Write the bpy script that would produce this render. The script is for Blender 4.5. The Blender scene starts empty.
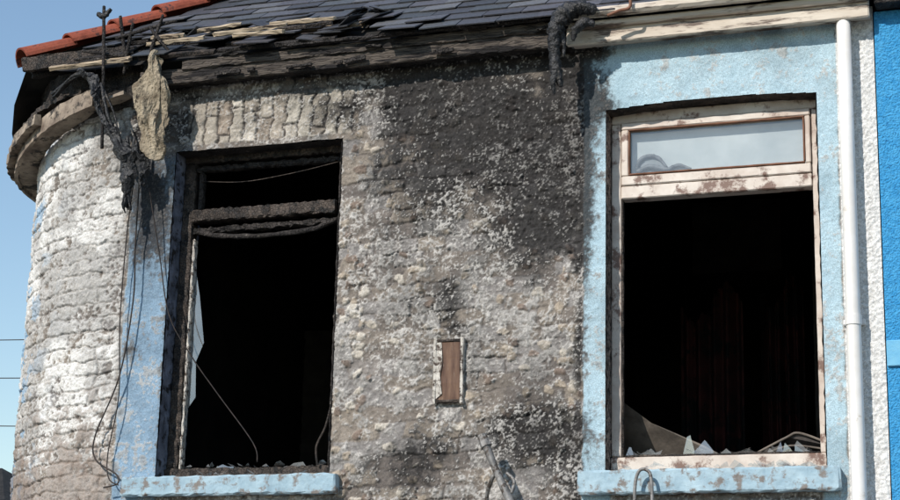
import bpy, bmesh, math, random
import numpy as np
from mathutils import Vector, Matrix, noise
random.seed(7)
rng=np.random.default_rng(11)
scene=bpy.context.scene
# ------------------------------------------------------------------ helpers
def empty(name):
    e=bpy.data.objects.new(name,None);scene.collection.objects.link(e);return e
def link(ob,parent=None,mat=None):
    scene.collection.objects.link(ob)
    if parent: ob.parent=parent
    if mat: ob.data.materials.append(mat)
    return ob
def meshobj(name,verts,faces,mat=None,parent=None,smooth=False):
    me=bpy.data.meshes.new(name);me.from_pydata([tuple(v) for v in verts],[],faces);me.update()
    if smooth: me.polygons.foreach_set('use_smooth',[True]*len(me.polygons))
    return link(bpy.data.objects.new(name,me),parent,mat)
def rough_box(name,x0,x1,y0,y1,z0,z1,mat,parent=None,jit=0.0,seg=0.04,bev=0.003,rot=None,seed=1,bite=0.0):
    r=random.Random(seed*131+int(abs(x0)*97))
    bm=bmesh.new()
    bmesh.ops.create_cube(bm,size=1)
    c=Vector(((x0+x1)/2,(y0+y1)/2,(z0+z1)/2));s=Vector((abs(x1-x0),abs(y1-y0),abs(z1-z0)))
    for v in bm.verts: v.co=Vector((v.co.x*s.x,v.co.y*s.y,v.co.z*s.z))
    if bev>0: bmesh.ops.bevel(bm,geom=bm.edges[:],offset=min(bev,min(s)*.3),segments=1,affect='EDGES')
    if jit>0:
        ax=max(range(3),key=lambda i:s[i]);n=min(60,max(1,int(s[ax]/seg)))
        for i in range(1,n):
            co=[0,0,0];co[ax]=-s[ax]/2+s[ax]*i/n;no=[0,0,0];no[ax]=1
            bmesh.ops.bisect_plane(bm,geom=bm.verts[:]+bm.edges[:]+bm.faces[:],plane_co=co,plane_no=no)
        for v in bm.verts:
            v.co+=Vector((r.uniform(-1,1),r.uniform(-1,1),r.uniform(-1,1)))*jit
    M=Matrix.Translation(c)
    if rot: M=M@Matrix.Rotation(rot[2],4,'Z')@Matrix.Rotation(rot[1],4,'Y')@Matrix.Rotation(rot[0],4,'X')
    bm.transform(M)
    me=bpy.data.meshes.new(name);bm.to_mesh(me);bm.free()
    return link(bpy.data.objects.new(name,me),parent,mat)
def tube(name,pts,rad,mat,parent=None,n=10,jit=0.0,sub=6,smooth=True,seed=3):
    r=random.Random(seed)
    P=[Vector(p) for p in pts]
    if not hasattr(rad,'__len__'): rad=[rad]*len(P)
    Q=[];R=[]
    for i in range(len(P)-1):
        p0=P[max(i-1,0)];p1=P[i];p2=P[i+1];p3=P[min(i+2,len(P)-1)]
        for k in range(sub):
            t=k/sub
            Q.append(0.5*((2*p1)+(-p0+p2)*t+(2*p0-5*p1+4*p2-p3)*t*t+(-p0+3*p1-3*p2+p3)*t**3));R.append(rad[i]*(1-t)+rad[i+1]*t)
    Q.append(P[-1]);R.append(rad[-1])
    V=[];F=[];up=Vector((0.13,-0.97,0.2)).normalized()
    for i,q in enumerate(Q):
        d=(Q[min(i+1,len(Q)-1)]-Q[max(i-1,0)]).normalized()
        a=d.cross(up)
        if a.length<1e-3: a=d.cross(Vector((1,0,0)))
        a.normalize();b=d.cross(a)
        for k in range(n):
            an=2*math.pi*k/n;rr=R[i]*(1+r.uniform(-jit,jit))
            V.append(q+a*math.cos(an)*rr+b*math.sin(an)*rr)
    for i in range(len(Q)-1):
        for k in range(n):
            k2=(k+1)%n;F.append((i*n+k,i*n+k2,(i+1)*n+k2,(i+1)*n+k))
    F.append(tuple(range(n))[::-1]);F.append(tuple(range((len(Q)-1)*n,len(Q)*n)))
    return meshobj(name,V,F,mat,parent,smooth)
# ------------------------------------------------------------------ materials
def mat(name,c1,c2=None,rough=.85,scale=12,detail=8,bump=.3,bscale=None,bdist=.004,lo=.35,hi=.65,stretch=(1,1,1),c3=None,s3=40,t3=.6,spec=.3,metal=0,crack=0):
    m=bpy.data.materials.new(name);m.use_nodes=True;nt=m.node_tree;N=nt.nodes;L=nt.links
    b=N['Principled BSDF'];b.inputs['Roughness'].default_value=rough;b.inputs['Specular IOR Level'].default_value=spec;b.inputs['Metallic'].default_value=metal
    tc=N.new('ShaderNodeTexCoord');mp=N.new('ShaderNodeMapping');mp.inputs['Scale'].default_value=stretch;L.new(tc.outputs['Object'],mp.inputs[0])
    n=N.new('ShaderNodeTexNoise');n.inputs['Scale'].default_value=scale;n.inputs['Detail'].default_value=detail;n.inputs['Roughness'].default_value=.65;L.new(mp.outputs[0],n.inputs['Vector'])
    cr=N.new('ShaderNodeValToRGB');cr.color_ramp.elements[0].position=lo;cr.color_ramp.elements[1].position=hi
    cr.color_ramp.elements[0].color=(*c1,1);cr.color_ramp.elements[1].color=(*(c2 or c1),1);L.new(n.outputs['Fac'],cr.inputs[0])
    out=cr.outputs[0]
    if c3:
        n3=N.new('ShaderNodeTexNoise');n3.inputs['Scale'].default_value=s3;n3.inputs['Detail'].default_value=6;n3.inputs['Roughness'].default_value=.7;L.new(mp.outputs[0],n3.inputs['Vector'])
        r3=N.new('ShaderNodeMapRange');r3.inputs['From Min'].default_value=t3-.04;r3.inputs['From Max'].default_value=t3+.04;L.new(n3.outputs['Fac'],r3.inputs[0])
        mx=N.new('ShaderNodeMix');mx.data_type='RGBA';L.new(r3.outputs[0],mx.inputs[0]);L.new(out,mx.inputs[6]);mx.inputs[7].default_value=(*c3,1);out=mx.outputs[2]
    L.new(out,b.inputs['Base Color'])
    nb=N.new('ShaderNodeTexNoise');nb.inputs['Scale'].default_value=bscale or scale*4;nb.inputs['Detail'].default_value=8;L.new(mp.outputs[0],nb.inputs['Vector'])
    hsrc=nb.outputs['Fac']
    if crack:
        vo=N.new('ShaderNodeTexVoronoi');vo.feature='DISTANCE_TO_EDGE';vo.inputs['Scale'].default_value=crack;L.new(mp.outputs[0],vo.inputs['Vector'])
        mr=N.new('ShaderNodeMapRange');mr.inputs['From Max'].default_value=.12;L.new(vo.outputs[0],mr.inputs[0])
        ad=N.new('ShaderNodeMath');L.new(hsrc,ad.inputs[0]);L.new(mr.outputs[0],ad.inputs[1]);hsrc=ad.outputs[0]
    bp=N.new('ShaderNodeBump');bp.inputs['Strength'].default_value=bump;bp.inputs['Distance'].default_value=bdist;L.new(hsrc,bp.inputs['Height']);L.new(bp.outputs[0],b.inputs['Normal'])
    return m
def attr_mat(name,rough=.9,bscale=220,bump=.6,bdist=.002,spec=.2,var=.35):
    m=bpy.data.materials.new(name);m.use_nodes=True;nt=m.node_tree;N=nt.nodes;L=nt.links
    b=N['Principled BSDF'];b.inputs['Roughness'].default_value=rough;b.inputs['Specular IOR Level'].default_value=spec
    a=N.new('ShaderNodeAttribute');a.attribute_name='Col'
    tc=N.new('ShaderNodeTexCoord');n=N.new('ShaderNodeTexNoise');n.inputs['Scale'].default_value=bscale;n.inputs['Detail'].default_value=5;L.new(tc.outputs['Object'],n.inputs['Vector'])
    mr=N.new('ShaderNodeMapRange');mr.inputs['From Min'].default_value=.25;mr.inputs['From Max'].default_value=.75;mr.inputs['To Min'].default_value=1-var;mr.inputs['To Max'].default_value=1+var;L.new(n.outputs['Fac'],mr.inputs[0])
    mx=N.new('ShaderNodeVectorMath');mx.operation='SCALE';L.new(a.outputs['Color'],mx.inputs[0]);L.new(mr.outputs[0],mx.inputs['Scale']);L.new(mx.outputs[0],b.inputs['Base Color'])
    bp=N.new('ShaderNodeBump');bp.inputs['Strength'].default_value=bump;bp.inputs['Distance'].default_value=bdist;L.new(n.outputs['Fac'],bp.inputs['Height']);L.new(bp.outputs[0],b.inputs['Normal'])
    return m
M_char=mat('charred_wood',(.008,.007,.007),(.05,.042,.038),rough=.8,scale=14,bump=.9,bdist=.006,crack=45,c3=(.16,.14,.12),s3=30,t3=.64)
M_charbrown=mat('scorched_wood',(.018,.014,.012),(.10,.078,.064),rough=.75,scale=10,bump=.9,crack=60,c3=(.02,.018,.017),s3=16,t3=.54)
M_fasciaburn=mat('burnt_fascia_paint',(.035,.029,.026),(.20,.165,.135),rough=.85,scale=7,stretch=(.35,1,3),bump=.9,bdist=.005,c3=(.014,.012,.012),s3=7,t3=.52,crack=30)
M_cream=mat('cream_timber_paint',(.46,.38,.30),(.64,.57,.48),rough=.55,scale=5,stretch=(.4,1,3),bump=.25,c3=(.12,.085,.065),s3=8,t3=.56)
M_frame=mat('cream_frame_paint',(.46,.37,.31),(.66,.59,.52),rough=.45,scale=6,bump=.15,c3=(.18,.11,.085),s3=9,t3=.57)
M_white=mat('white_gutter_plastic',(.68,.65,.61),(.78,.76,.74),rough=.35,scale=5,bump=.05,spec=.5,c3=(.5,.45,.38),s3=9,t3=.66)
M_rust=mat('brown_gasket',(.12,.055,.03),(.22,.1,.06),rough=.7,scale=20)
M_blacksoft=mat('melted_plastic',(.008,.008,.009),(.03,.03,.032),rough=.5,scale=30,bump=1,bscale=60,bdist=.012,spec=.4,c3=(.09,.08,.07),s3=25,t3=.62)
M_cable=mat('cable_sheath',(.012,.012,.012),(.05,.035,.03),rough=.6,scale=30)
M_foam=mat('scorched_insulation',(.14,.11,.075),(.44,.37,.27),rough=.95,scale=12,bump=1,bscale=60,bdist=.015,c3=(.03,.025,.02),s3=9,t3=.58)
M_wood=mat('bare_wood',(.25,.18,.11),(.5,.41,.3),rough=.8,scale=9,stretch=(.3,3,3),bump=.5,c3=(.05,.035,.03),s3=20,t3=.58)
M_board=mat('panel_wood',(.07,.035,.025),(.17,.10,.065),rough=.7,scale=10,stretch=(3,3,.5),bump=.6,c3=(.30,.23,.18),s3=12,t3=.62)
M_paintw=mat('flaking_white_paint',(.36,.33,.29),(.62,.58,.52),rough=.8,scale=25,bump=.6,c3=(.07,.05,.04),s3=35,t3=.54)
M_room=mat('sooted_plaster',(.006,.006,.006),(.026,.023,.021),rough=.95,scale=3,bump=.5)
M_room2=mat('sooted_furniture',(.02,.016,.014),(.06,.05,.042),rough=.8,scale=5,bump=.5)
M_curt=mat('burnt_curtain',(.016,.005,.005),(.07,.017,.014),rough=.9,scale=6,c3=(.006,.005,.005),s3=5,t3=.52)
M_terra=mat('terracotta_tile',(.17,.038,.02),(.34,.085,.045),rough=.75,scale=14,bump=.5,c3=(.07,.03,.025),s3=14,t3=.58)
M_metal=mat('weathered_metal',(.14,.135,.13),(.30,.29,.28),rough=.6,scale=20,metal=.3,bump=.4,c3=(.07,.055,.045),s3=25,t3=.55)
M_felt=mat('roof_felt',(.01,.01,.01),(.035,.032,.03),rough=.9,scale=8,bump=.7)
M_sillblue=mat('blue_sill_paint',(.25,.36,.43),(.38,.50,.56),rough=.8,scale=8,bump=.8,bdist=.008,c3=(.20,.18,.165),s3=13,t3=.56)
M_reveal=mat('sooted_reveal_brick',(.11,.08,.07),(.40,.32,.27),rough=.9,scale=18,bump=1,bdist=.008,c3=(.03,.026,.024),s3=30,t3=.54,crack=30)
M_revealblue=mat('sooted_blue_reveal',(.06,.065,.085),(.22,.235,.30),rough=.9,scale=9,bump=.8,bdist=.006,c3=(.02,.018,.018),s3=16,t3=.56)
M_neigh=mat('azure_roughcast',(.03,.26,.55),(.07,.36,.66),rough=.85,scale=50,bump=1,bscale=110,bdist=.016,c3=(.02,.16,.38),s3=60,t3=.62)
M_neighband=mat('pale_azure_band',(.13,.38,.58),(.18,.44,.62),rough=.8,scale=20,bump=.5)
M_asphalt=mat('asphalt',(.04,.04,.042),(.065,.064,.062),rough=.9,scale=40,bump=.6)
M_pave=mat('concrete_paving',(.22,.21,.2),(.3,.29,.27),rough=.9,scale=10,bump=.4)
M_farwall=mat('distant_render',(.1,.08,.07),(.16,.13,.11),scale=2)
M_lowerwall=mat('painted_stone_lower',(.25,.22,.19),(.6,.57,.52),scale=9,bump=1,bdist=.02,c3=(.05,.045,.04),s3=6,t3=.58)
M_skyrefl=mat('pale_sky_reflection',(.44,.47,.48),(.62,.64,.64),scale=3,bump=.1)  # fanlight's bright sky reflection put into a pale colour
def glass(name,dirty=.25,refl=.12):
    m=bpy.data.materials.new(name);m.use_nodes=True;nt=m.node_tree;N=nt.nodes;L=nt.links
    for x in list(N): N.remove(x)
    o=N.new('ShaderNodeOutputMaterial');t=N.new('ShaderNodeBsdfTransparent');t.inputs[0].default_value=(.92,.95,.95,1)
    g=N.new('ShaderNodeBsdfGlossy');g.inputs['Roughness'].default_value=.03
    d=N.new('ShaderNodeBsdfDiffuse');d.inputs[0].default_value=(.55,.57,.58,1)
    m1=N.new('ShaderNodeMixShader');m1.inputs[0].default_value=refl;L.new(t.outputs[0],m1.inputs[1]);L.new(g.outputs[0],m1.inputs[2])
    n=N.new('ShaderNodeTexNoise');n.inputs['Scale'].default_value=7;n.inputs['Detail'].default_value=6
    tc=N.new('ShaderNodeTexCoord');L.new(tc.outputs['Object'],n.inputs[0])
    r=N.new('ShaderNodeMapRange');r.inputs['From Min'].default_value=.3;r.inputs['From Max'].default_value=.7;r.inputs['To Min'].default_value=dirty*.7;r.inputs['To Max'].default_value=dirty*1.2;L.new(n.outputs['Fac'],r.inputs[0])
    m2=N.new('ShaderNodeMixShader');L.new(r.outputs[0],m2.inputs[0]);L.new(m1.outputs[0],m2.inputs[1]);L.new(d.outputs[0],m2.inputs[2]);L.new(m2.outputs[0],o.inputs[0])
    return m
M_glass=glass('dusty_glass',.14);M_shard=glass('broken_glass',.20,.2)
# ------------------------------------------------------------------ numpy noise
T=rng.random((256,256))
def h2(i,j,s=0):
    return T[(i.astype(np.int64)*7+s*31+j.astype(np.int64)*3)&255,(j.astype(np.int64)*5+s*17+i.astype(np.int64))&255]
def vn(x,y,s=0):
    i=np.floor(x).astype(np.int64);j=np.floor(y).astype(np.int64);fx=x-i;fy=y-j
    fx=fx*fx*(3-2*fx);fy=fy*fy*(3-2*fy)
    g=lambda a,b:T[(a+s*37)&255,(b+s*59)&255]
    return (g(i,j)*(1-fx)+g(i+1,j)*fx)*(1-fy)+(g(i,j+1)*(1-fx)+g(i+1,j+1)*fx)*fy
def fbm(x,y,f,o=4,s=0,g=.55):
    a=1;t=0;r=0
    c,sn=math.cos(.6),math.sin(.6)
    for k in range(o):
        r=r+a*vn(x*f+k*13.7,y*f+k*7.3,s+k);t+=a;a*=g;f*=2.03
        x,y=c*x-sn*y,sn*x+c*y
    return (r/t-.5)*1.6+.5
def sst(a,b,x):
    t=np.clip((x-a)/(b-a),0,1);return t*t*(3-2*t)
def voro(x,y,s=0):
    i=np.floor(x).astype(np.int64);j=np.floor(y).astype(np.int64)
    best=np.full(x.shape,9.);idd=np.zeros(x.shape);sec=np.full(x.shape,9.)
    for di in (-1,0,1):
        for dj in (-1,0,1):
            a=i+di;b=j+dj
            px=a+.15+.7*T[(a+s)&255,(b+s*3)&255];py=b+.15+.7*T[(a+91+s)&255,(b+47)&255]
            d=np.hypot(x-px,y-py);q=T[(a+13)&255,(b+171+s)&255]
            m=d<best;sec=np.where(m,best,np.minimum(sec,d));idd=np.where(m,q,idd);best=np.where(m,d,best)
    return best,sec,idd
# ------------------------------------------------------------------ the burnt house
house=empty('fire_damaged_house')
R=1.11;XA=-1.78;S0=XA-R*math.pi/2;S1=2.11;Z0w,Z1w=2.55,5.06
st=.0045
xs=np.arange(S0,S1+1e-6,st);zs=np.arange(Z0w,Z1w,st)
X,Z=np.meshgrid(xs,zs)
def g(x0,z0,sx,sz,a): return a*np.exp(-((X-x0)/sx)**2-((Z-z0)/sz)**2)
wx=X+.03*(fbm(X,Z,5,3,5)-.5)+.022*(fbm(X,Z,25,2,6)-.5);wz=Z+.028*(fbm(X,Z,4,3,7)-.5)+.020*(fbm(X,Z,18,2,8)-.5)
hc=.078
def blocks(wx,wz,hc,w,seed,jt=.5):
    k=np.floor(wz/hc);off=h2(k,k*0+3,seed)*7
    u=wx/w+off;i=np.floor(u)
    b0=i+jt*(h2(i,k,seed+1)-.5);b1=i+1+jt*(h2(i+1,k,seed+1)-.5)
    i2=np.where(u<b0,i-1,np.where(u>b1,i+1,i))
    b0=i2+jt*(h2(i2,k,seed+1)-.5);b1=i2+1+jt*(h2(i2+1,k,seed+1)-.5)
    dx=np.minimum(u-b0,b1-u)*w;fz=wz/hc-k;dz=np.minimum(fz,1-fz)*hc
    return np.minimum(dx,dz),h2(i2,k,seed+2),h2(i2,k,seed+5)
d,id1,id2=blocks(wx,wz,hc,.19,2,.8)
ds,ids1,ids2=blocks(wz+.0,wx,.078,.5,9,.0)
sold=sst(-.01,.01,X+1.50)*sst(-.01,.01,-.52-X)*sst(-.005,.005,Z-4.65)*sst(-.005,.005,4.885-Z)
d=np.where(sold>.5,ds,d);id1=np.where(sold>.5,ids1,id1);id2=np.where(sold>.5,ids2,id2)
F,F2,vid=voro(wx/.060,wz/.046,4)
nlow=fbm(X,Z,1.6,4,21);nmid=fbm(X,Z,9,5,22,.6);nf=fbm(X,Z,38,4,23,.6);nff=fbm(X,Z,110,3,24,.65)
corner=sst(-1.80,-1.86,X)
wob=.012*(fbm(X,Z,14,3,30)-.5)
Xw=X+wob;Zw=Z+wob
archz=4.645+.022*np.clip(1-((X-1.315)/.515)**2,0,1)
b1=sst(-1.815,-1.80,Xw)*sst(-1.55,-1.56,Xw)*sst(4.62,4.55,Zw)
b2=np.clip(sst(.685,.695,Xw)*sst(.83,.82,X)*sst(4.95,4.9,Zw)+ sst(.77,.79,Xw)*sst(1.93,1.92,Xw)*sst(4.6,4.62,Z)+sst(1.80,1.82,X)*sst(1.93,1.92,Xw),0,1)
blue=np.clip(b1+b2,0,1)
wstrip=sst(1.925,1.93,X)
flat=np.clip(blue*.85+wstrip,0,1)
joint=sst(0,.011,d)
fill=sst(.25,.6,fbm(X,Z,3,3,33))*.75*(1-corner)*(1-sold)+corner*sst(.35,.75,fbm(X,Z,5,4,34))*.6
joint_e=1-(1-joint)*(1-fill)
H=joint_e*(.004+.006*id1)+ (nf-.5)*.007+(nmid-.5)*.012+(nff-.5)*.003
H+=corner*(joint_e*.004*(0.4+id2)+(nmid-.5)*.006)
quo=g(-.51,3.7,.085,1.0,1.0)*sst(4.68,4.6,Z)+g(.61,3.25,.09,.50,.9)+g(.62,4.0,.05,.5,.3)+g(.2,2.7,.6,.12,.4)
quo=np.clip(quo,0,1)
peb=(vid>(.90-.50*quo-.06*nlow))&(F<.46)
pebm=np.where(peb,np.sqrt(np.clip(1-(F/.48)**2,0,1)),0)*(1-flat)*(1-corner*.9)*(1-sold)
H+=pebm*.009
H=H*(1-flat)+flat*(.012+(nf-.5)*.003+(nff-.5)*.002)
H+=wstrip*(nff-.5)*.006
c=lambda r,g_,b:np.array([r,g_,b])[None,None,:]
def mix(a,b,t): return a*(1-t[...,None])+b*t[...,None]
stone=mix(mix(np.zeros(X.shape+(3,))+c(.15,.13,.118),c(.27,.23,.19),id1),c(.24,.222,.21),sst(.55,.65,id2))
stone=stone*(0.7+.6*nf)[...,None]
col=mix(c(.15,.13,.118)*(.6+.8*nff)[...,None],stone,joint_e)
bias=.0+.15*corner+g(-.27,4.2,.25,.35,-.01)+g(.15,3.65,.5,.18,.08)+g(-.25,3.55,.25,.3,.02)+g(.2,2.75,.5,.1,.08)-.05*sst(4.4,4.8,Z)*(1-corner)
cov=sst(.45,.61,.44*nmid+.34*nf+.22*nff+bias+.07*(id2-.5))
pcol=mix(np.zeros(X.shape+(3,))+c(.28,.262,.245),c(.50,.475,.445),fbm(X,Z,14,4,40))
pcol=mix(pcol,mix(pcol*0+c(.42,.405,.385),c(.76,.745,.715),sst(.30,.60,fbm(X,Z,4,5,41))),corner*.88)
pc=cov*(.55+.45*joint_e)
col=mix(col,pcol,pc);H+=.0022*cov*(1-flat)
pcl=mix(np.zeros(X.shape+(3,))+c(.38,.315,.245),c(.54,.49,.42),sst(.2,.8,np.mod(vid*37.7,1)))
pcl=mix(pcl,pcl*0+c(.20,.15,.12),(np.mod(vid*91.3,1)>.68)*1.0)
col=mix(col,pcl*(.7+.6*nff)[...,None],np.clip(pebm*1.6,0,1)*.85)
sc=mix(np.zeros(X.shape+(3,))+c(.28,.23,.185),c(.58,.53,.45),ids1)
col=mix(col,mix(col*0+c(.05,.042,.038),sc*(.5+.9*nf)[...,None],joint),sold*.95)
S=(g(.20,4.52,.50,.36,.58)+g(.02,4.80,.42,.2,.38)+g(.47,4.03,.32,.28,.54)+g(-.3,4.85,.4,.16,.36)+g(.015,3.66,.08,.17,.50)
  +g(.50,3.05,.30,.16,.62)+g(-.18,2.90,.26,.18,.56)+g(.62,4.45,.14,.38,.40)+g(-1.68,4.25,.14,.38,.62)+g(-2.02,4.75,.32,.27,.46)
  +g(.66,2.7,.15,.4,.2)+g(-.05,3.25,.25,.25,.24)+g(-2.35,3.9,.45,.3,.12)+g(-3.0,2.7,.4,.3,.5)+g(.69,3.9,.05,1.0,.50)+g(-1.0,4.78,.5,.14,.20)
  +g(-.52,4.62,.14,.16,.24)+g(-1.55,3.3,.03,.7,.30)+g(-.3,4.3,.25,.4,.16)+g(-2.2,3.2,.3,.35,.14)+g(-1.72,3.55,.12,.1,.3)
  +g(1.0,4.96,.5,.06,.30)+g(.76,4.85,.10,.25,.42)+g(-1.95,3.0,.15,.4,.2)+g(.83,4.68,.2,.06,.34)+g(-1.48,4.75,.07,.2,.4))
S+=.22*sst(4.84,4.98,Z)*(X<.62)+ .17*(1-corner)*(X<.68)
S+=(nlow-.5)*.40*(1-b2*.6)
S=S-corner*.05-b2*.05-.4*wstrip - quo*.14
sn=S+(nmid-.5)*.44+(nf-.5)*.34+(nff-.5)*.28+(1-joint_e)*.14*(1-flat)
soot=sst(.24,.68,sn)
blc=mix(np.zeros(X.shape+(3,))+c(.33,.455,.52),c(.44,.57,.63),nmid)
blc=mix(blc,blc*0+c(.21,.305,.40)*(.7+.6*nmid)[...,None],b1)
peel=sst(.63,.68,.45*nmid+.35*nf+.2*nff+.06*b1)
blc=mix(blc,c(.36,.35,.33)*(.5+nff)[...,None],peel*.7)
col=mix(col,blc,blue*(1-.35*b1*sst(3.9,4.3,Z)))
col=mix(col,c(.66,.65,.63)*(.65+.55*nff)[...,None],wstrip)
sootc=c(.027,.025,.025)*(.6+.9*nff)[...,None]
col=mix(col,sootc,soot*(.93-.30*corner)*(1-.85*wstrip))
gr=sst(.32,.72,.45*nmid+.35*nf+.2*nlow+ .1*(S>0.2))
col=col*(1-.32*gr*(1-flat)*(1-.35*corner))[...,None]
col=col*(1-.20*b2*sst(.42,.7,fbm(X,Z,3.5,5,77)))[...,None]
clus=fbm(X,Z,4.5,4,55)
fl=sst(.60,.67,.24*nf+.50*nff+.26*clus)*(1-flat)*(1-.6*sst(.6,.95,S))
col=mix(col,c(.47,.445,.415)*(.75+.5*nf)[...,None],fl*.68);H+=fl*.0012*(1-flat)
tb=corner*sst(.60,.64,fbm(X,Z,7,4,61))*np.exp(-((X+2.9)/.35)**2)
col=mix(col,c(.2,.38,.56)+0*col,tb*.8)
col=mix(col,c(.17,.12,.09)*(.6+.8*nf)[...,None]+0*col,corner*sst(.49,.62,nmid*.6+nf*.4+.35*np.exp(-((Z-2.75)/.35)**2)-.08)*sst(3.7,2.9,Z)*.7)
col=np.clip(col,.006,.85)
nz,nx=X.shape
th=np.clip((XA-X)/R,0,None);onarc=X<XA
rr=R+H
VX=np.where(onarc,XA-rr*np.sin(th),X);VY=np.where(onarc,R-rr*np.cos(th),-H)
verts=np.stack([VX,VY,Z],-1).reshape(-1,3).astype(np.float32)
ii=np.arange(nz*nx).reshape(nz,nx)
xc=X[:-1,:-1]+st/2;zc=Z[:-1,:-1]+st/2
LX0,LX1,LZ0,LZ1=-1.56,-.60,2.88,4.62
RX0,RX1,RZ0=.80,1.83,2.86
hole=((xc>LX0)&(xc<LX1)&(zc>LZ0)&(zc<LZ1))|((xc>RX0)&(xc<RX1)&(zc>RZ0)&(zc<archz[:-1,:-1]))
q=np.stack([ii[:-1,:-1],ii[:-1,1:],ii[1:,1:],ii[1:,:-1]],-1)[~hole]
me=bpy.data.meshes.new('stone_wall')
me.vertices.add(len(verts));me.vertices.foreach_set('co',verts.ravel())
nfc=len(q);me.loops.add(nfc*4);me.loops.foreach_set('vertex_index',q.ravel().astype(np.int32))
me.polygons.add(nfc);me.polygons.foreach_set('loop_start',np.arange(0,nfc*4,4,dtype=np.int32));me.polygons.foreach_set('loop_total',np.full(nfc,4,np.int32))
me.polygons.foreach_set('use_smooth',np.ones(nfc,bool))
me.update(calc_edges=True)
ca=me.color_attributes.new('Col','FLOAT_COLOR','POINT')
rgba=np.concatenate([col.reshape(-1,3),np.ones((nz*nx,1))],1).astype(np.float32)
ca.data.foreach_set('color',rgba.ravel())
link(bpy.data.objects.new('stone_wall',me),house,attr_mat('burnt_painted_stone',bdist=.003,var=.36))
lv=[];lf=[]
path=[(2.11,0)]+[(XA,0)]+[(XA-R*math.sin(a),R-R*math.cos(a)) for a in np.linspace(.1,math.pi/2,14)]+[(XA-R,8),(2.11,8)]
for (a,b) in path: lv+= [(a,b,0),(a,b,Z0w+.002)]
for i in range(len(path)-1): lf.append((2*i+2,2*i,2*i+1,2*i+3))
meshobj('lower_wall',lv,lf,M_lowerwall,house)
meshobj('upper_side_wall',[(XA-R,R,Z0w),(XA-R,8,Z0w),(XA-R,8,5.05),(XA-R,R,5.05),(2.11,8,Z0w),(2.11,8,5.05)],[(0,1,2,3),(1,4,5,2)],M_lowerwall,house)
def room(x0,x1,y0,y1,z0,z1,name):
    v=[(x0,y0,z0),(x1,y0,z0),(x1,y1,z0),(x0,y1,z0),(x0,y0,z1),(x1,y0,z1),(x1,y1,z1),(x0,y1,z1)]
    meshobj(name,v,[(0,1,2,3),(7,6,5,4),(3,2,6,7),(0,3,7,4),(2,1,5,6)],M_room,house)
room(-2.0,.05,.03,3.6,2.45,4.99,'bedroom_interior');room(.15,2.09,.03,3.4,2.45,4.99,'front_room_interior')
def reveal(name,pts,y0,y1,m):
    V=[];Fc=[];n=len(pts);r=random.Random(n+int(y0*1000));ny=7
    P=[]
    for a,b in zip(pts[:-1],pts[1:]):
        k=max(1,int(math.hypot(b[0]-a[0],b[1]-a[1])/.03))
        for i in range(k): P.append((a[0]+(b[0]-a[0])*i/k,a[1]+(b[1]-a[1])*i/k))
    P.append(pts[-1])
    for (x,z) in P:
        for j in range(ny):
            t=j/(ny-1);V.append((x+r.uniform(-.003,.003),y0+(y1-y0)*t+r.uniform(-.003,.003)*(1 if j else 1.5),z+r.uniform(-.003,.003)))
    for i in range(len(P)-1):
        for j in range(ny-1): Fc.append((i*ny+j,i*ny+j+1,(i+1)*ny+j+1,(i+1)*ny+j))
    return meshobj(name,V,Fc,m,house)
e=.004
reveal('reveal_left',[(LX0+e,LZ0),(LX0+e,LZ1-e)],-.010,.30,M_revealblue)
reveal('reveal_head',[(LX0+e,LZ1-e),(LX1-e,LZ1-e)],-.010,.30,M_char)
reveal('reveal_right',[(LX1-e,LZ1-e),(LX1-e,LZ0)],-.010,.30,M_reveal)
ap=[(x,4.645+.022*(1-((x-1.315)/.515)**2)-e) for x in np.linspace(RX0+e,RX1-e,16)]
reveal('reveal_left_front',[(RX0+e,RZ0),(RX0+e,4.641)],-.014,.30,M_reveal)
reveal('reveal_arch',ap,-.012,.30,M_charbrown)
reveal('reveal_right_front',[(RX1-e,4.641),(RX1-e,RZ0)],-.012,.30,M_reveal)
rough_box('sill_left',-1.73,-.545,-.065,.10,2.775,2.872,M_sillblue,house,jit=.004,bev=.008,seed=4,seg=.03)
rough_box('sill_right',.68,1.895,-.07,.10,2.745,2.855,M_sillblue,house,jit=.004,bev=.008,seed=5,seg=.03)
# ---------------- right window
win=empty('casement_window');win.parent=house
def bar(n,x0,x1,z0,z1,y0=.085,y1=.15,m=M_frame,j=.0007,par=None): return rough_box(n,x0,x1,y0,y1,z0,z1,m,par or win,jit=j,bev=.005,seed=len(n))
bar('jamb_left',.806,.855,2.935,4.60)
bar('jamb_right',1.79,1.824,2.935,4.60)
bar('head',.806,1.824,4.602,4.66)
bar('transom',.857,1.788,4.21,4.275,.078,.155)
bar('bottom_rail',.806,1.824,2.862,2.933,.07,.155)
bar('sash_top',.86,1.786,4.565,4.600,.072,.13);bar('sash_bottom',.86,1.786,4.277,4.325,.072,.13)
bar('sash_left',.86,.895,4.326,4.564,.072,.13);bar('sash_right',1.76,1.786,4.326,4.564,.072,.13)
for n,a in dict(g1=(.897,1.758,4.556,4.563),g2=(.897,1.758,4.327,4.335),g3=(.896,.903,4.336,4.555),g4=(1.751,1.759,4.336,4.555)).items():
    bar('gasket_'+n,a[0],a[1],a[2],a[3],.068,.09,M_rust)
meshobj('fanlight_glass',[(.9,.088,4.33),(1.755,.088,4.33),(1.755,.088,4.56),(.9,.088,4.56)],[(0,1,2,3)],M_glass,win)
meshobj('sky_reflection_panel',[(.87,.126,4.30),(1.78,.126,4.30),(1.78,.126,4.60),(.87,.126,4.60)],[(0,1,2,3)],M_skyrefl,win)  # added pale panel, stands in for sky reflected in the fanlight glass
M_greyth=mat('smoky_grey_plastic',(.08,.08,.085),(.24,.24,.25),rough=.5,scale=20)
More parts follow.
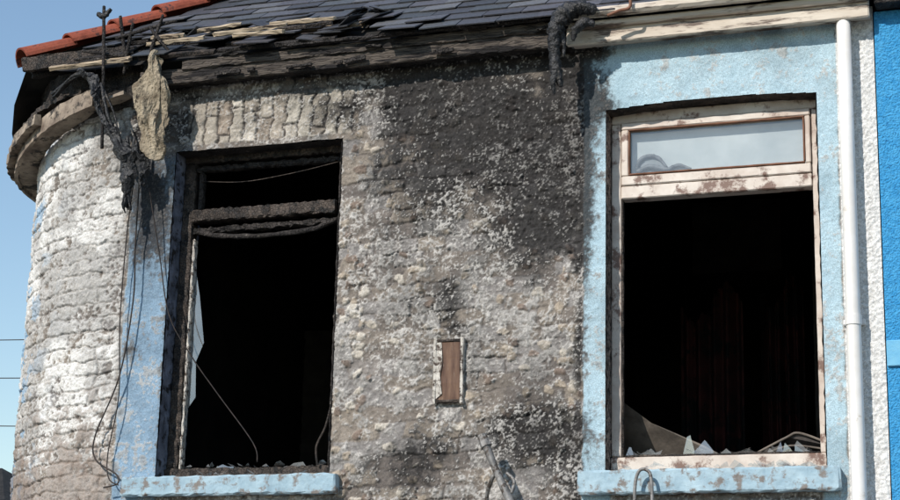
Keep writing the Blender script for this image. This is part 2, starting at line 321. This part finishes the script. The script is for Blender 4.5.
tube('melted_shade',[(.93,.108,4.365),(.945,.108,4.41),(.99,.108,4.43),(1.04,.108,4.415),(1.08,.108,4.365)],[.008,.012,.012,.010,.006],M_greyth,win,n=12,jit=.15)
tube('melted_shade_lower',[(.93,.108,4.352),(1.0,.108,4.375),(1.08,.108,4.355),(1.14,.108,4.372),(1.2,.108,4.348)],[.012,.015,.012,.009,.006],M_greyth,win,n=12,jit=.15)
meshobj('melted_shade_film',[(.935,.112,4.35),(1.08,.112,4.35),(1.07,.112,4.39),(1.04,.112,4.42),(.99,.112,4.43),(.95,.112,4.41)],[(0,1,2,3,4,5)],mat('smoked_film',(.22,.23,.24),(.34,.35,.36),scale=15),win)
bar('scorched_bead_left',.857,.866,2.936,4.208,.088,.11,M_charbrown,.002)
bar('scorched_bead_bottom',.868,1.788,2.934,2.945,.09,.12,M_charbrown,.002)
def shards(name,x0,x1,z,y,n,hmax,seed,par):
    r=random.Random(seed);V=[];Fc=[];x=x0
    while x<x1:
        w=r.uniform(.03,.16);x2=min(x+w,x1);hh=r.uniform(.2,1)**2*hmax;k=len(V)
        tilt=r.uniform(-.02,.02)
        m1=r.uniform(.1,.4)*w;m2=r.uniform(.5,.9)*w
        V+=[(x,y,z),(x2,y,z),(x2,y+tilt*.3,z+hh*r.uniform(.0,.5)),(min(x+m2,x2),y+tilt,z+hh*r.uniform(.3,1)),(min(x+m1,x2),y+tilt*.8,z+hh*r.uniform(.5,1.)),(x,y,z+hh*r.uniform(.0,.5))]
        Fc.append((k,k+1,k+2,k+3,k+4,k+5));x+=w
    return meshobj(name,V,Fc,M_shard,par)
shards('broken_pane',.87,1.78,2.93,.11,12,.12,14,win)
shards('broken_pane',.87,1.30,2.93,.16,12,.10,31,win)
def frags(n,x0,x1,zs_,zi,seed,par,smax=.06):
    r=random.Random(seed);V=[];Fc=[]
    for i in range(n):
        x=r.uniform(x0,x1);s=r.uniform(.012,smax);y=r.uniform(-.05,.15);z=zs_ if y<.06 else zi
        a=r.uniform(0,6.3);k=len(V)
        for q_ in range(r.choice((3,4,5))):
            an=a+q_*1.35;V.append((x+s*math.cos(an)*r.uniform(.4,1),y+s*.6*math.sin(an),z+.006+max(0,s*.6*math.cos(an-a))))
        Fc.append(tuple(range(k,len(V))))
    return meshobj('glass_fragments',V,Fc,M_shard,par)
frags(60,.86,1.78,2.858,2.936,5,win)
# ---------------- left window
win2=empty('charred_window');win2.parent=house
def cb(n,x0,x1,z0,z1,y0=.09,y1=.16,m=M_char,j=.003,s=1,rot=None): return rough_box(n,x0,x1,y0,y1,z0,z1,m,win2,jit=j,bev=.006,seed=s,seg=.02,rot=rot)
cb('jamb_left',-1.553,-1.49,2.93,4.58,m=M_charbrown,j=.005)
cb('jamb_left_trim',-1.489,-1.474,2.93,4.16,.10,.14,m=M_paintw,j=.003)
cb('jamb_right',-.655,-.606,2.93,4.58)
cb('head',-1.553,-.606,4.582,4.655,m=M_charbrown,s=2,j=.005)
cb('head_sash',-1.49,-.656,4.535,4.565,.10,.14,s=3,j=.005)
cb('transom',-1.49,-.656,4.25,4.315,.07,.16,m=M_charbrown,s=4,j=.006)
cb('transom_low',-1.49,-.656,4.195,4.225,.10,.15,m=M_char,s=5,rot=(0,-.012,0),j=.006)
cb('bottom_rail',-1.553,-.606,2.882,2.928,.07,.16,m=M_charbrown,s=6,j=.005)
cb('mullion_stub',-1.47,-1.445,4.32,4.53,.10,.14,s=8)
tube('sagging_seal',[(-1.47,.10,4.20),(-1.3,.1,4.165),(-1.05,.1,4.155),(-.8,.1,4.17),(-.66,.1,4.22)],.012,M_char,win2,jit=.4)
tube('sagging_wire',[(-1.45,.10,4.48),(-1.2,.1,4.46),(-.9,.1,4.49),(-.66,.1,4.53)],.0025,M_charbrown,win2)
tube('hooked_strip',[(-.64,.07,3.22),(-.66,.06,3.12),(-.70,.05,3.02),(-.69,.05,2.93)],.006,M_charbrown,win2)
shards('broken_pane',-1.48,-.67,2.925,.12,10,.05,9,win2)
meshobj('broken_side_pane',[(-1.472,.13,3.25),(-1.43,.13,3.31),(-1.44,.13,3.5),(-1.40,.13,3.6),(-1.44,.13,3.85),(-1.472,.13,4.0)],[(0,1,2,3,4,5)],M_shard,win2)
frags(30,-1.5,-.65,2.874,2.93,8,win2,.04)
# interior contents
M_ash=mat('ash_covered_board',(.07,.058,.048),(.18,.15,.125),scale=8,bump=.6)
M_ashd=mat('ash_dark',(.02,.018,.016),(.07,.06,.055),scale=8,bump=.8)
meshobj('collapsed_plasterboard',[(.80,.22,3.20),(.84,.20,3.22),(.97,.23,3.12),(1.22,.28,3.01),(1.34,.3,2.94),(1.28,.45,2.90),(.80,.45,2.88)],[(0,1,2,3,4,5,6)],M_ash,house)
meshobj('folded_blind',[(1.50,.2,2.96),(1.62,.2,3.03),(1.68,.2,3.045),(1.79,.2,2.99),(1.79,.4,2.93),(1.50,.4,2.93)],[(0,1,2,3,4,5)],M_ashd,house)
tube('blind_slat',[(1.48,.19,2.955),(1.62,.19,3.025),(1.68,.19,3.045),(1.80,.19,3.0)],.006,M_ash,house)
tube('blind_slat_b',[(1.5,.18,2.94),(1.64,.18,2.985),(1.8,.18,2.965)],.005,M_ash,house)
rr_=random.Random(8)
for i in range(9):
    x=rr_.uniform(.9,1.7);rough_box('charred_debris',x,x+rr_.uniform(.1,.3),.2,.26,2.88,2.92+rr_.uniform(0,.05),M_ashd,house,jit=.01,rot=(0,rr_.uniform(-.5,.5),rr_.uniform(-.6,.6)),seed=i)
for i in range(7):
    x=rr_.uniform(-1.4,-.8);rough_box('charred_debris',x,x+rr_.uniform(.1,.25),.2,.26,2.86,2.9+rr_.uniform(0,.05),M_ashd,house,jit=.01,rot=(0,rr_.uniform(-.5,.5),rr_.uniform(-.6,.6)),seed=i)
def curtain(x0,x1,y,z0,z1,seed):
    cv=[];cf=[];n=60;r=random.Random(seed)
    for i in range(n):
        x=x0+(x1-x0)*i/n;yy=y+.045*math.sin(i*.5+seed)+.02*math.sin(i*.27)
        cv+=[(x,yy,z0+.05*math.sin(i*.5)),(x,yy+.01,z1-.1*math.sin(i*.11)+r.uniform(-.02,.02))]
    for i in range(n-1): cf.append((2*i,2*i+2,2*i+3,2*i+1))
    meshobj('scorched_curtain',cv,cf,M_curt,house,True)
curtain(.85,1.22,1.5,2.5,4.0,1);curtain(1.28,1.52,1.7,2.5,4.1,5)
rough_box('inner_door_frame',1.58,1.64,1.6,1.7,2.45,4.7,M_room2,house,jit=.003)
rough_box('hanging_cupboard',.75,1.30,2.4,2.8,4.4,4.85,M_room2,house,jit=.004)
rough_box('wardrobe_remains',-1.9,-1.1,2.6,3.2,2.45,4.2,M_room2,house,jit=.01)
# ---------------- fascia, soffit, roof
eav=empty('eaves');eav.parent=house
rough_box('soffit',-1.78,.62,-.10,.01,4.985,5.0,M_char,eav,jit=.004,seed=3)
rough_box('fascia_board_burnt',-1.75,.60,-.115,-.09,4.97,5.05,M_fasciaburn,eav,jit=.0045,seg=.04,seed=7)
rough_box('fascia_strip_burnt',-1.50,.585,-.128,-.112,5.045,5.095,M_fasciaburn,eav,jit=.005,seed=9,rot=(0,-.004,0))
rough_box('gutter_remains',-.9,.62,-.165,-.137,5.098,5.114,M_char,eav,jit=.006,seed=2)
rf=random.Random(21)
for i in range(12):
    x=rf.uniform(-1.6,.5);z=rf.choice((4.985,5.055,5.09));rough_box('char_flake',x,x+rf.uniform(.04,.16),-.145,-.13,z,z+rf.uniform(.01,.025),M_char,eav,jit=.004,seg=.02,rot=(0,rf.uniform(-.1,.1),0),seed=i)
rough_box('soffit_pale',.64,2.10,-.10,.01,4.985,5.0,M_cream,eav,seed=3)
rough_box('fascia_board_pale',.625,2.10,-.115,-.09,4.965,5.065,M_cream,eav,jit=.001,seed=8,bev=.006)
rough_box('fascia_moulding',.64,2.10,-.145,-.117,5.04,5.075,M_cream,eav,jit=.001,seed=8,bev=.008)
rough_box('gutter_front',.66,2.12,-.20,-.147,5.078,5.125,M_cream,eav,jit=.0012,seed=9,bev=.015)
tube('gutter_bracket',[(.86,-.22,5.06),(.92,-.22,5.08),(.97,-.22,5.09),(.975,-.22,5.14)],.008,M_rust,eav)
def arcboard(name,r0,r1,z0,z1,a0,a1,m,jit=.004,n=40,seed=1,sag=0):
    r=random.Random(seed);V=[];Fc=[]
    for i in range(n+1):
        a=a0+(a1-a0)*i/n
        j=lambda:r.uniform(-jit,jit)
        zz=-sag*min(1,a/.95)
        for (rad,z) in ((r0,z0),(r1,z0),(r1,z1),(r0,z1)):
            rad+=j();V.append((XA-rad*math.sin(a),R-rad*math.cos(a),z+zz+j()))
    for i in range(n):
        for k in range(4):
            k2=(k+1)%4;Fc.append((4*i+k,4*i+k2,4*i+4+k2,4*i+4+k))
    Fc+=[(3,2,1,0),(4*n,4*n+1,4*n+2,4*n+3)]
    return meshobj(name,V,Fc,m,eav)
hp=math.pi/2
M_soff=mat('scorched_soffit',(.12,.09,.07),(.38,.31,.24),scale=7,bump=.6,c3=(.035,.03,.026),s3=9,t3=.56)
SG=.21
arcboard('corner_soffit',R+.02,R+.125,4.95,4.965,.05,hp,M_soff,.003,seed=2,sag=SG)
arcboard('corner_fascia',R+.127,R+.148,4.93,5.03,.20,hp,M_soff,.004,seed=3,sag=SG)
arcboard('corner_gutter',R+.150,R+.195,4.985,5.04,.55,hp,M_soff,.006,seed=4,sag=SG)
arcboard('corner_wall_plate',R-.1,R+.035,4.90,5.24,.0,hp,M_char,.008,seed=5,sag=.05)
arcboard('corner_fallen_batten',R+.06,R+.11,5.0,5.03,.3,1.3,M_charbrown,.008,seed=15,sag=.02)
tp=.7536;EY=-.16;EZ=5.10
roof=empty('slate_roof');roof.parent=house
def rz(y): return EZ+(y-EY)*tp
def hipx(y): return y-2.63
V=[];Fc=[]
for y in np.linspace(EY+.03,4.2,80):
    xl=hipx(y)
    if y<R:
        rad=R+.19;dd=rad*rad-(R-y)**2
        xa=XA-math.sqrt(max(dd,0)) if dd>0 else XA
        xl=max(xl,xa)
    V+=[(xl,y,rz(y)-.03),(2.12,y,rz(y)-.03)]
for i in range(79): Fc.append((2*i,2*i+1,2*i+3,2*i+2))
meshobj('roofing_felt',V,Fc,M_felt,roof)
V=[];Fc=[]
for y in np.linspace(.1,8,40):
    t=min(y+.2,4.4);xe=-3.08 if y>R else max(-3.08,XA-math.sqrt((R+.19)**2-(R-y)**2))
    V+=[(xe,y,5.08+(xe+2.83)*tp),(-2.83+t,y,5.06+t*tp)]
for i in range(39): Fc.append((2*i,2*i+1,2*i+3,2*i+2))
meshobj('side_slope',V,Fc,M_felt,roof)
meshobj('rear_slope',[(-2.0,4.2,rz(4.2)-.03),(2.12,4.2,rz(4.2)-.03),(2.12,8.2,5.1),(-3.0,8.2,5.1)],[(0,1,2,3)],M_felt,roof)
SV=[];SF=[];SC=[]
sl=math.hypot(1,tp);uy,uz=1/sl,tp/sl
r=random.Random(5)
exp_=.125;wd=.205
def slate(x,dn,w,ln,lift,tw,colr,T0=.006):
    k=len(SV)
    for (a,b) in ((0,0),(w,0),(w,ln),(0,ln)):
        for tt in (0,1):
            n0=lift*(1-b/ln)+.004+tt*T0+tw*(a/w-.5)
            y=EY+(dn+b)*uy-n0*uz;z=EZ+(dn+b)*uz+n0*uy
            SV.append((x+a,y,z))
    for f in ((0,2,4,6),(1,7,5,3),(0,1,3,2),(2,3,5,4),(4,5,7,6),(6,7,1,0)):
        SF.append(tuple(k+q for q in f));SC.append(colr)
for i in range(38):
    dn=-.03+i*exp_
    x=-3.0+(i%2)*wd/2
    while x<2.1:
        y=EY+dn*uy
        ok=x>hipx(y+.08)+.02 and (x+wd)<2.2
        if y<R:
            dd=(R+.2)**2-(R-y)**2
            ok=ok and (x>XA or (dd>0 and x>XA-math.sqrt(dd)))
        edge=.46-.22*(x+2.3)+.12*math.sin(x*9+i)
        if x<-.50 and dn<edge and r.random()>.12: ok=False
        if ok:
            b=r.uniform(.7,1.35);tn=r.choice([(.062,.062,.07),(.055,.058,.063),(.07,.067,.075),(.085,.085,.09)])
            rough_edge=(x<-.2 and dn<edge+.25)
            slate(x+r.uniform(-.003,.003),dn+r.uniform(-.006,.006)-(r.uniform(0,.03) if rough_edge else 0),wd-.005,.27,.016+r.uniform(0,.03 if rough_edge else .005),r.uniform(-.003,.003)*(4 if rough_edge else 1),tuple(q*b for q in tn))
        x+=wd
for i in range(34):
    x=r.uniform(-2.2,-.5);dn=r.uniform(.0,.45)
    if x>hipx(EY+dn*uy)+.1:
        b=r.uniform(.5,1.3);slate(x,dn,r.uniform(.06,.2),r.uniform(.08,.24),r.uniform(.01,.05),r.uniform(-.05,.05),(.06*b,.06*b,.066*b))
sm=bpy.data.meshes.new('slates');sm.from_pydata(SV,[],SF);sm.update()
ca=sm.color_attributes.new('Col','FLOAT_COLOR','CORNER');arr=[]
for cc in SC: arr+= [*cc,1]*4
ca.data.foreach_set('color',arr)
link(bpy.data.objects.new('slates',sm),roof,attr_mat('roof_slate',rough=.5,bscale=60,bump=.4,bdist=.003,spec=.5,var=.3))
for i,dn in enumerate((.02,.14,.27,.40,.53)):
    xl=max(-2.45+dn*.8,-2.3);segs=[(xl,xl+.5),(xl+.55,xl+1.0),(xl+1.02,xl+1.7)]
    for j,(a,b) in enumerate(segs):
        if b>-.3: b=-.35
        if r.random()<.15 or b<a: continue
        y=EY+dn*uy;z=EZ+dn*uz+.008
        rough_box('batten',a,b,y-.015,y+.02,z-.008,z+.014,M_wood if (i,j) in ((0,0),(1,1),(2,2),(3,1)) else r.choice([M_char,M_charbrown]),roof,jit=.003,rot=(math.atan(tp),r.uniform(-.01,.01),r.uniform(-.02,.02)),seed=i*7+j)
for i,(x,dn,ln,a) in enumerate([(-1.72,.10,.34,.02),(-1.35,.17,.42,.05),(-1.05,.24,.38,-.03),(-1.5,.30,.25,.08),(-.95,.12,.3,.05),(-1.75,.22,.2,-.05),(-1.2,.07,.3,-.02)]):
    y=EY+dn*uy-.04;z=EZ+dn*uz+.05
    rough_box('splintered_lath',x,x+ln,y-.014,y+.016,z-.006,z+.013,M_wood if i!=4 else M_charbrown,roof,jit=.004,rot=(.5,-a,a),seed=i+60)
A=Vector((-2.60,.03,5.27));B=Vector((1.0,1.0,tp)).normalized()
side=Vector((1,-1,0)).normalized();upn=side.cross(B);upn=upn if upn.z>0 else -upn
rt=random.Random(4)
for i in range(16):
    V=[];Fc=[];n=12;p0=A+B*(i*.29);p1=A+B*(i*.29+.31)
    off=side*rt.uniform(-.006,.006)+upn*rt.uniform(-.004,.004)
    for jj,(pp,rad,li) in enumerate(((p0,.112,.018),(p1,.098,.0))):
        for ro in (rad,rad-.014):
            for k in range(n+1):
                a=math.pi*(k/n);V.append(pp+off+side*math.cos(a)*ro+upn*(math.sin(a)*ro*.72+li-.035))
    m=n+1
    for k in range(n):
        Fc.append((k,k+1,2*m+k+1,2*m+k));Fc.append((m+k+1,m+k,3*m+k,3*m+k+1));Fc.append((k+1,k,m+k,m+k+1))
    meshobj('hip_tile',V,Fc,M_terra,roof,False)
rough_box('hip_rafter_end',-2.5,-2.15,.0,.06,5.16,5.22,M_char,roof,jit=.01,rot=(0,-.3,.6),seed=9)
rough_box('scorched_barge_board',-2.5,-1.9,-.06,-.03,5.16,5.24,M_charbrown,roof,jit=.006,rot=(0,-.12,.25),seed=19)
# ---------------- separate things hanging on the facade
dp=empty('drainpipe')
tube('pipe',[(1.975,-.075,2.2),(1.975,-.075,3.4),(1.975,-.075,5.13)],.0335,M_white,dp,n=24,sub=2)
tube('collar',[(1.975,-.075,3.49),(1.975,-.075,3.535)],.0375,M_white,dp,n=24,sub=1,smooth=False)
rough_box('bracket',1.925,2.025,-.04,-.012,3.50,3.525,M_white,dp)
tube('collar_top',[(1.975,-.075,5.0),(1.975,-.075,5.07)],.038,M_white,dp,n=24,sub=1,smooth=False)
tube('pipe_lower',[(1.975,-.075,0),(1.975,-.075,2.2)],.0335,M_white,dp,n=24,sub=2)
mg=empty('melted_gutter')
tube('drooping_gutter',[(.80,-.21,5.10),(.72,-.22,5.115),(.64,-.23,5.08),(.60,-.23,5.0),(.595,-.22,4.9),(.60,-.21,4.8),(.625,-.20,4.72)],[.018,.040,.048,.040,.026,.030,.008],M_blacksoft,mg,n=12,jit=.30,sub=8)
tube('gutter_lip',[(.79,-.20,5.03),(.74,-.21,5.04),(.70,-.22,5.0),(.685,-.21,4.95)],[.012,.026,.022,.006],M_blacksoft,mg,n=10,jit=.3)
tube('drip',[(.60,-.22,4.80),(.588,-.22,4.74),(.592,-.21,4.68)],[.016,.014,.004],M_blacksoft,mg,jit=.3)
tube('drip_b',[(.625,-.22,5.0),(.64,-.215,4.93),(.635,-.21,4.87)],[.02,.012,.004],M_blacksoft,mg,jit=.3)
ins=empty('hanging_insulation')
bm=bmesh.new();bmesh.ops.create_icosphere(bm,subdivisions=6,radius=1)
for v in bm.verts:
    p=v.co.copy();w=.088*(1-.2*p.z) * (1 if p.z<.5 else 1-.5*(p.z-.5))
    q=Vector((p.x*w*(1+.2*math.sin(p.z*5)),p.y*.030,p.z*.31))
    q.x+=.03*p.z**2-.02*p.z
    nn=noise.fractal(p*2.5,1,2,6);q+=Vector((p.x,p.y*.6,p.z*.3))*nn*.036
    q.y+=.02*math.sin(p.z*6+p.x*3)
    v.co=q+Vector((-1.635,-.185,4.83))
mm=bpy.data.meshes.new('torn_quilt');bm.to_mesh(mm);bm.free();link(bpy.data.objects.new('torn_quilt',mm),ins,M_foam)
cab=empty('hanging_cable')
tube('thin_cable',[(-1.72,-.10,4.45),(-1.735,-.07,4.1),(-1.73,-.06,3.8),(-1.78,-.06,3.4),(-1.90,-.05,3.1),(-1.89,-.05,2.97),(-1.76,-.06,2.89),(-1.74,-.07,2.84),(-1.82,-.07,2.82)],.0045,M_cable,cab,n=6)
tube('thin_cable_b',[(-1.75,-.10,4.5),(-1.79,-.07,4.15),(-1.80,-.06,3.7),(-1.775,-.06,3.3),(-1.82,-.05,3.0),(-1.80,-.06,2.87),(-1.73,-.08,2.83)],.0035,M_cable,cab,n=6)
tube('thin_cable_c',[(-1.66,-.10,4.40),(-1.60,-.05,4.05),(-1.53,-.03,3.72),(-1.40,.0,3.5),(-1.25,.03,3.3),(-1.05,.05,3.05),(-1.02,.05,2.95)],.0035,M_cable,cab,n=6)
mc=empty('melted_cable_bundle')
def strand(base,rad,seed,spread=.02,cnt=4):
    r=random.Random(seed)
    for i in range(cnt):
        pts=[(x+r.uniform(-1,1)*spread,y+r.uniform(-1,1)*spread*.6,z+r.uniform(-1,1)*spread) for (x,y,z) in base]
        tube('burnt_strand',pts,[rad*r.uniform(.5,1.2) for _ in pts],M_blacksoft,mc,n=7,jit=.35,seed=seed+i)
strand([(-2.32,-.04,5.00),(-2.15,-.12,5.07),(-2.02,-.17,5.03),(-1.95,-.18,4.85),(-1.87,-.16,4.68),(-1.78,-.14,4.55)],.012,1,.014,4)
strand([(-1.96,-.17,4.98),(-1.88,-.17,4.80),(-1.80,-.15,4.64),(-1.72,-.13,4.53),(-1.69,-.12,4.42)],.010,5,.016,3)
strand([(-1.78,-.15,4.66),(-1.77,-.15,4.48),(-1.77,-.13,4.30)],.009,11,.03,5)
def rag(name,pts,seed,th=.006):
    r=random.Random(seed);V=[];Fc=[];nn=6
    C_=[];W_=[]
    for i in range(len(pts)-1):
        for k in range(6):
            t=k/6;a=pts[i];b=pts[i+1]
            C_.append(Vector(a[:3])*(1-t)+Vector(b[:3])*t);W_.append(a[3]*(1-t)+b[3]*t)
    C_.append(Vector(pts[-1][:3]));W_.append(pts[-1][3])
    for i,(cc,w_) in enumerate(zip(C_,W_)):
        w1=w_*r.uniform(.6,1.25);w2=w_*r.uniform(.6,1.25)
        for s in range(nn+1):
            t=s/nn;x=-w1+(w1+w2)*t
            V.append(cc+Vector((x,-.03*math.sin(t*math.pi)*(1+.5*math.sin(i*.7))+r.uniform(-.004,.004),r.uniform(-.005,.005)+.012*math.sin(s*1.7+i))))
    for i in range(len(C_)-1):
        for s in range(nn): Fc.append((i*(nn+1)+s,i*(nn+1)+s+1,(i+1)*(nn+1)+s+1,(i+1)*(nn+1)+s))
    o=meshobj(name,V,Fc,M_blacksoft,mc)
    md=o.modifiers.new('thickness','SOLIDIFY');md.thickness=th
    return o
rag('melted_sheet',[(-1.93,-.16,4.80,.012),(-1.86,-.16,4.70,.035),(-1.78,-.15,4.58,.05),(-1.76,-.14,4.46,.045),(-1.77,-.13,4.36,.018),(-1.77,-.13,4.28,.004)],3)
rag('melted_sheet',[(-1.72,-.15,4.62,.02),(-1.69,-.14,4.54,.045),(-1.68,-.13,4.46,.03),(-1.685,-.13,4.40,.008)],6)
rag('melted_sheet',[(-2.10,-.15,5.08,.015),(-2.0,-.17,5.02,.03),(-1.97,-.18,4.92,.02),(-1.95,-.18,4.84,.005)],9)
tube('iron_rod',[(-1.975,-.17,5.44),(-1.95,-.17,5.1),(-1.92,-.17,4.62)],.009,M_char,mc,jit=.15)
tube('rod_head',[(-2.01,-.17,5.40),(-1.97,-.17,5.38),(-1.93,-.17,5.42)],[.012,.016,.01],M_blacksoft,mc,jit=.2)
for i,(x,z,dx,dz) in enumerate([(-1.88,5.38,.05,-.3),(-1.80,5.33,-.05,-.28),(-1.70,5.3,.12,-.15),(-1.9,5.25,.35,.08),(-1.62,5.36,-.1,-.3),(-2.1,5.2,.3,-.06),(-2.2,5.12,.4,.05)]):
    tube('burnt_stick',[(x,-.15,z),(x+dx*.5,-.14,z+dz*.5),(x+dx,-.12,z+dz)],[.008,.010,.007],M_char,mc,jit=.3,seed=i)
vb=empty('boarded_vent')
rough_box('panel',-.045,.078,-.030,.0,3.222,3.508,M_board,vb,jit=.002)
rough_box('frame_left',-.060,-.046,-.036,.0,3.20,3.53,M_paintw,vb,jit=.002);rough_box('frame_right',.079,.094,-.038,.0,3.20,3.53,M_paintw,vb,jit=.002)
rough_box('frame_top',-.045,.078,-.036,.0,3.509,3.522,M_charbrown,vb,jit=.002);rough_box('frame_bottom',-.045,.078,-.036,.0,3.208,3.221,M_charbrown,vb,jit=.002)
meshobj('split_veneer',[(-.044,-.034,3.505),(-.020,-.036,3.507),(-.012,-.036,3.40),(-.024,-.036,3.34),(-.012,-.036,3.25),(-.044,-.034,3.225)],[(5,4,3,2,1,0)],M_paintw,vb)
fp=empty('flue_pipe')
tube('flue',[(.25,-.16,2.99),(.31,-.17,2.86),(.38,-.18,2.72),(.44,-.18,2.60)],[.019,.018,.020,.020],M_metal,fp,n=14,jit=.06)
tube('flue_cap',[(.235,-.155,3.02),(.262,-.16,2.965)],[.024,.027],M_metal,fp,n=14,sub=2,jit=.1,smooth=False)
tube('flue_bracket',[(.31,-.0,2.80),(.33,-.17,2.80)],.008,M_metal,fp)
tube('flue_stay',[(.30,-.16,2.83),(.25,-.1,2.74),(.24,-.02,2.62)],.010,M_metal,fp,jit=.15)
tube('flue_clip',[(.36,-.15,2.84),(.40,-.16,2.80),(.39,-.17,2.74)],.008,M_metal,fp,jit=.15)
hs=empty('bent_conduit')
tube('conduit',[(.965,-.11,2.60),(.968,-.12,2.76),(.985,-.12,2.835),(1.02,-.12,2.845),(1.045,-.12,2.80),(1.05,-.12,2.60)],.008,M_metal,hs)
# ---------------- neighbour
nb=empty('neighbouring_house')
rough_box('front_wall',2.112,8.0,-.03,.3,0,5.02,M_neigh,nb,bev=.004)
rough_box('string_band',2.114,8.0,-.045,-.032,3.30,3.42,M_neighband,nb,bev=.004)
rough_box('eaves_board',2.125,8.0,-.13,-.035,5.022,5.10,M_char,nb)
meshobj('roof_slope',[(2.125,-.16,5.11),(8,-.16,5.11),(8,4.2,8.39),(2.125,4.2,8.39)],[(0,1,2,3)],mat('neighbour_slate',(.05,.05,.06),(.09,.09,.1),scale=12,stretch=(1,4,4)),nb)
meshobj('body',[(2.125,.3,0),(8,.3,0),(8,8,0),(2.125,8,0),(2.125,.3,5.1),(8,.3,5.1),(8,8,5.1),(2.125,8,5.1)],[(1,2,6,5),(2,3,7,6),(3,0,4,7)],M_neigh,nb)
# ---------------- ground, street, distant house, wires
meshobj('ground',[(-900,-900,-.13),(900,-900,-.13),(900,1500,-.13),(-900,1500,-.13)],[(0,1,2,3)],mat('earth_and_grass',(.05,.055,.03),(.08,.075,.05),scale=.3))
rough_box('pavement',-60,60,-2.2,-.02,-.12,0,M_pave,bev=.01)
meshobj('road',[(-60,-8.5,-.122),(60,-8.5,-.122),(60,-2.21,-.122),(-60,-2.21,-.122)],[(0,1,2,3)],M_asphalt)
rough_box('pavement',-60,60,-11,-8.52,-.12,0,M_pave,bev=.01)
dh=empty('distant_house')
meshobj('walls',[(-36,25,-.1),(-18.4,25,-.1),(-18.4,34,-.1),(-36,34,-.1),(-36,25,5.2),(-18.4,25,5.2),(-18.4,34,5.2),(-36,34,5.2)],[(0,1,5,4),(1,2,6,5),(2,3,7,6),(3,0,4,7)],M_farwall,dh)
meshobj('roof',[(-36.3,24.7,5.1),(-18.1,24.7,5.1),(-18.1,34.3,5.1),(-36.3,34.3,5.1),(-33,29.5,7.4),(-21.5,29.5,7.4)],[(0,1,5,4),(1,2,5),(2,3,4,5),(3,0,4)],M_felt,dh)
tw=empty('telephone_wire')
for i,z in enumerate((9.45,8.6,7.55)):
    tube('strand',[(-34,23.5,z+.9-i*.3),(-24,24.2,z+.15),(-14,25,z-.05),(-4,26,z+.2)],.011,M_cable,tw,n=5)
tpole=empty('telegraph_pole');tube('post',[(-34,23.5,-.1),(-34,23.5,11)],[.16,.11],M_charbrown,tpole,n=12,sub=3);rough_box('crossarm',-34.7,-33.3,23.4,23.55,10.1,10.25,M_charbrown,tpole)
# ------------------------------------------------------------------ light
az=math.radians(-24);el=math.radians(36)
sd=Vector((math.sin(az)*math.cos(el),-math.cos(az)*math.cos(el),math.sin(el)))
sl_=bpy.data.lights.new('sun','SUN');sl_.energy=4.7;sl_.angle=math.radians(.5);sl_.color=(1,.94,.86)
so=bpy.data.objects.new('sun',sl_);scene.collection.objects.link(so);so.rotation_euler=sd.to_track_quat('Z','Y').to_euler()
w=bpy.data.worlds.new('World');scene.world=w;w.use_nodes=True;nt=w.node_tree
sk=nt.nodes.new('ShaderNodeTexSky');sk.sky_type='NISHITA';sk.sun_disc=False;sk.sun_elevation=el
sk.sun_rotation=math.atan2(sd.x,sd.y);sk.air_density=1.35;sk.dust_density=.0;sk.ozone_density=2.6
bg=nt.nodes['Background'];bg.inputs['Strength'].default_value=.15;nt.links.new(sk.outputs[0],bg.inputs['Color'])
# ------------------------------------------------------------------ camera
f=1800.0;p=math.radians(14.7);yaw=math.radians(19);roll=math.radians(1.4)
v=Vector((-math.sin(yaw)*math.cos(p),math.cos(yaw)*math.cos(p),math.sin(p)));C=Vector((0,0,3.984))-v*9
r_=v.cross(Vector((0,0,1))).normalized();u_=r_.cross(v)
r2=r_*math.cos(roll)+u_*math.sin(roll);u2=-r_*math.sin(roll)+u_*math.cos(roll)
cd=bpy.data.cameras.new('camera');cam=bpy.data.objects.new('camera',cd);scene.collection.objects.link(cam)
M=Matrix(((r2.x,u2.x,-v.x,C.x),(r2.y,u2.y,-v.y,C.y),(r2.z,u2.z,-v.z,C.z),(0,0,0,1)));cam.matrix_world=M
cd.sensor_width=36;cd.lens=36*f/900;cd.clip_end=5000;cd.clip_start=.1
scene.camera=cam
scene.view_settings.view_transform='Standard';scene.view_settings.look='None';scene.view_settings.exposure=0
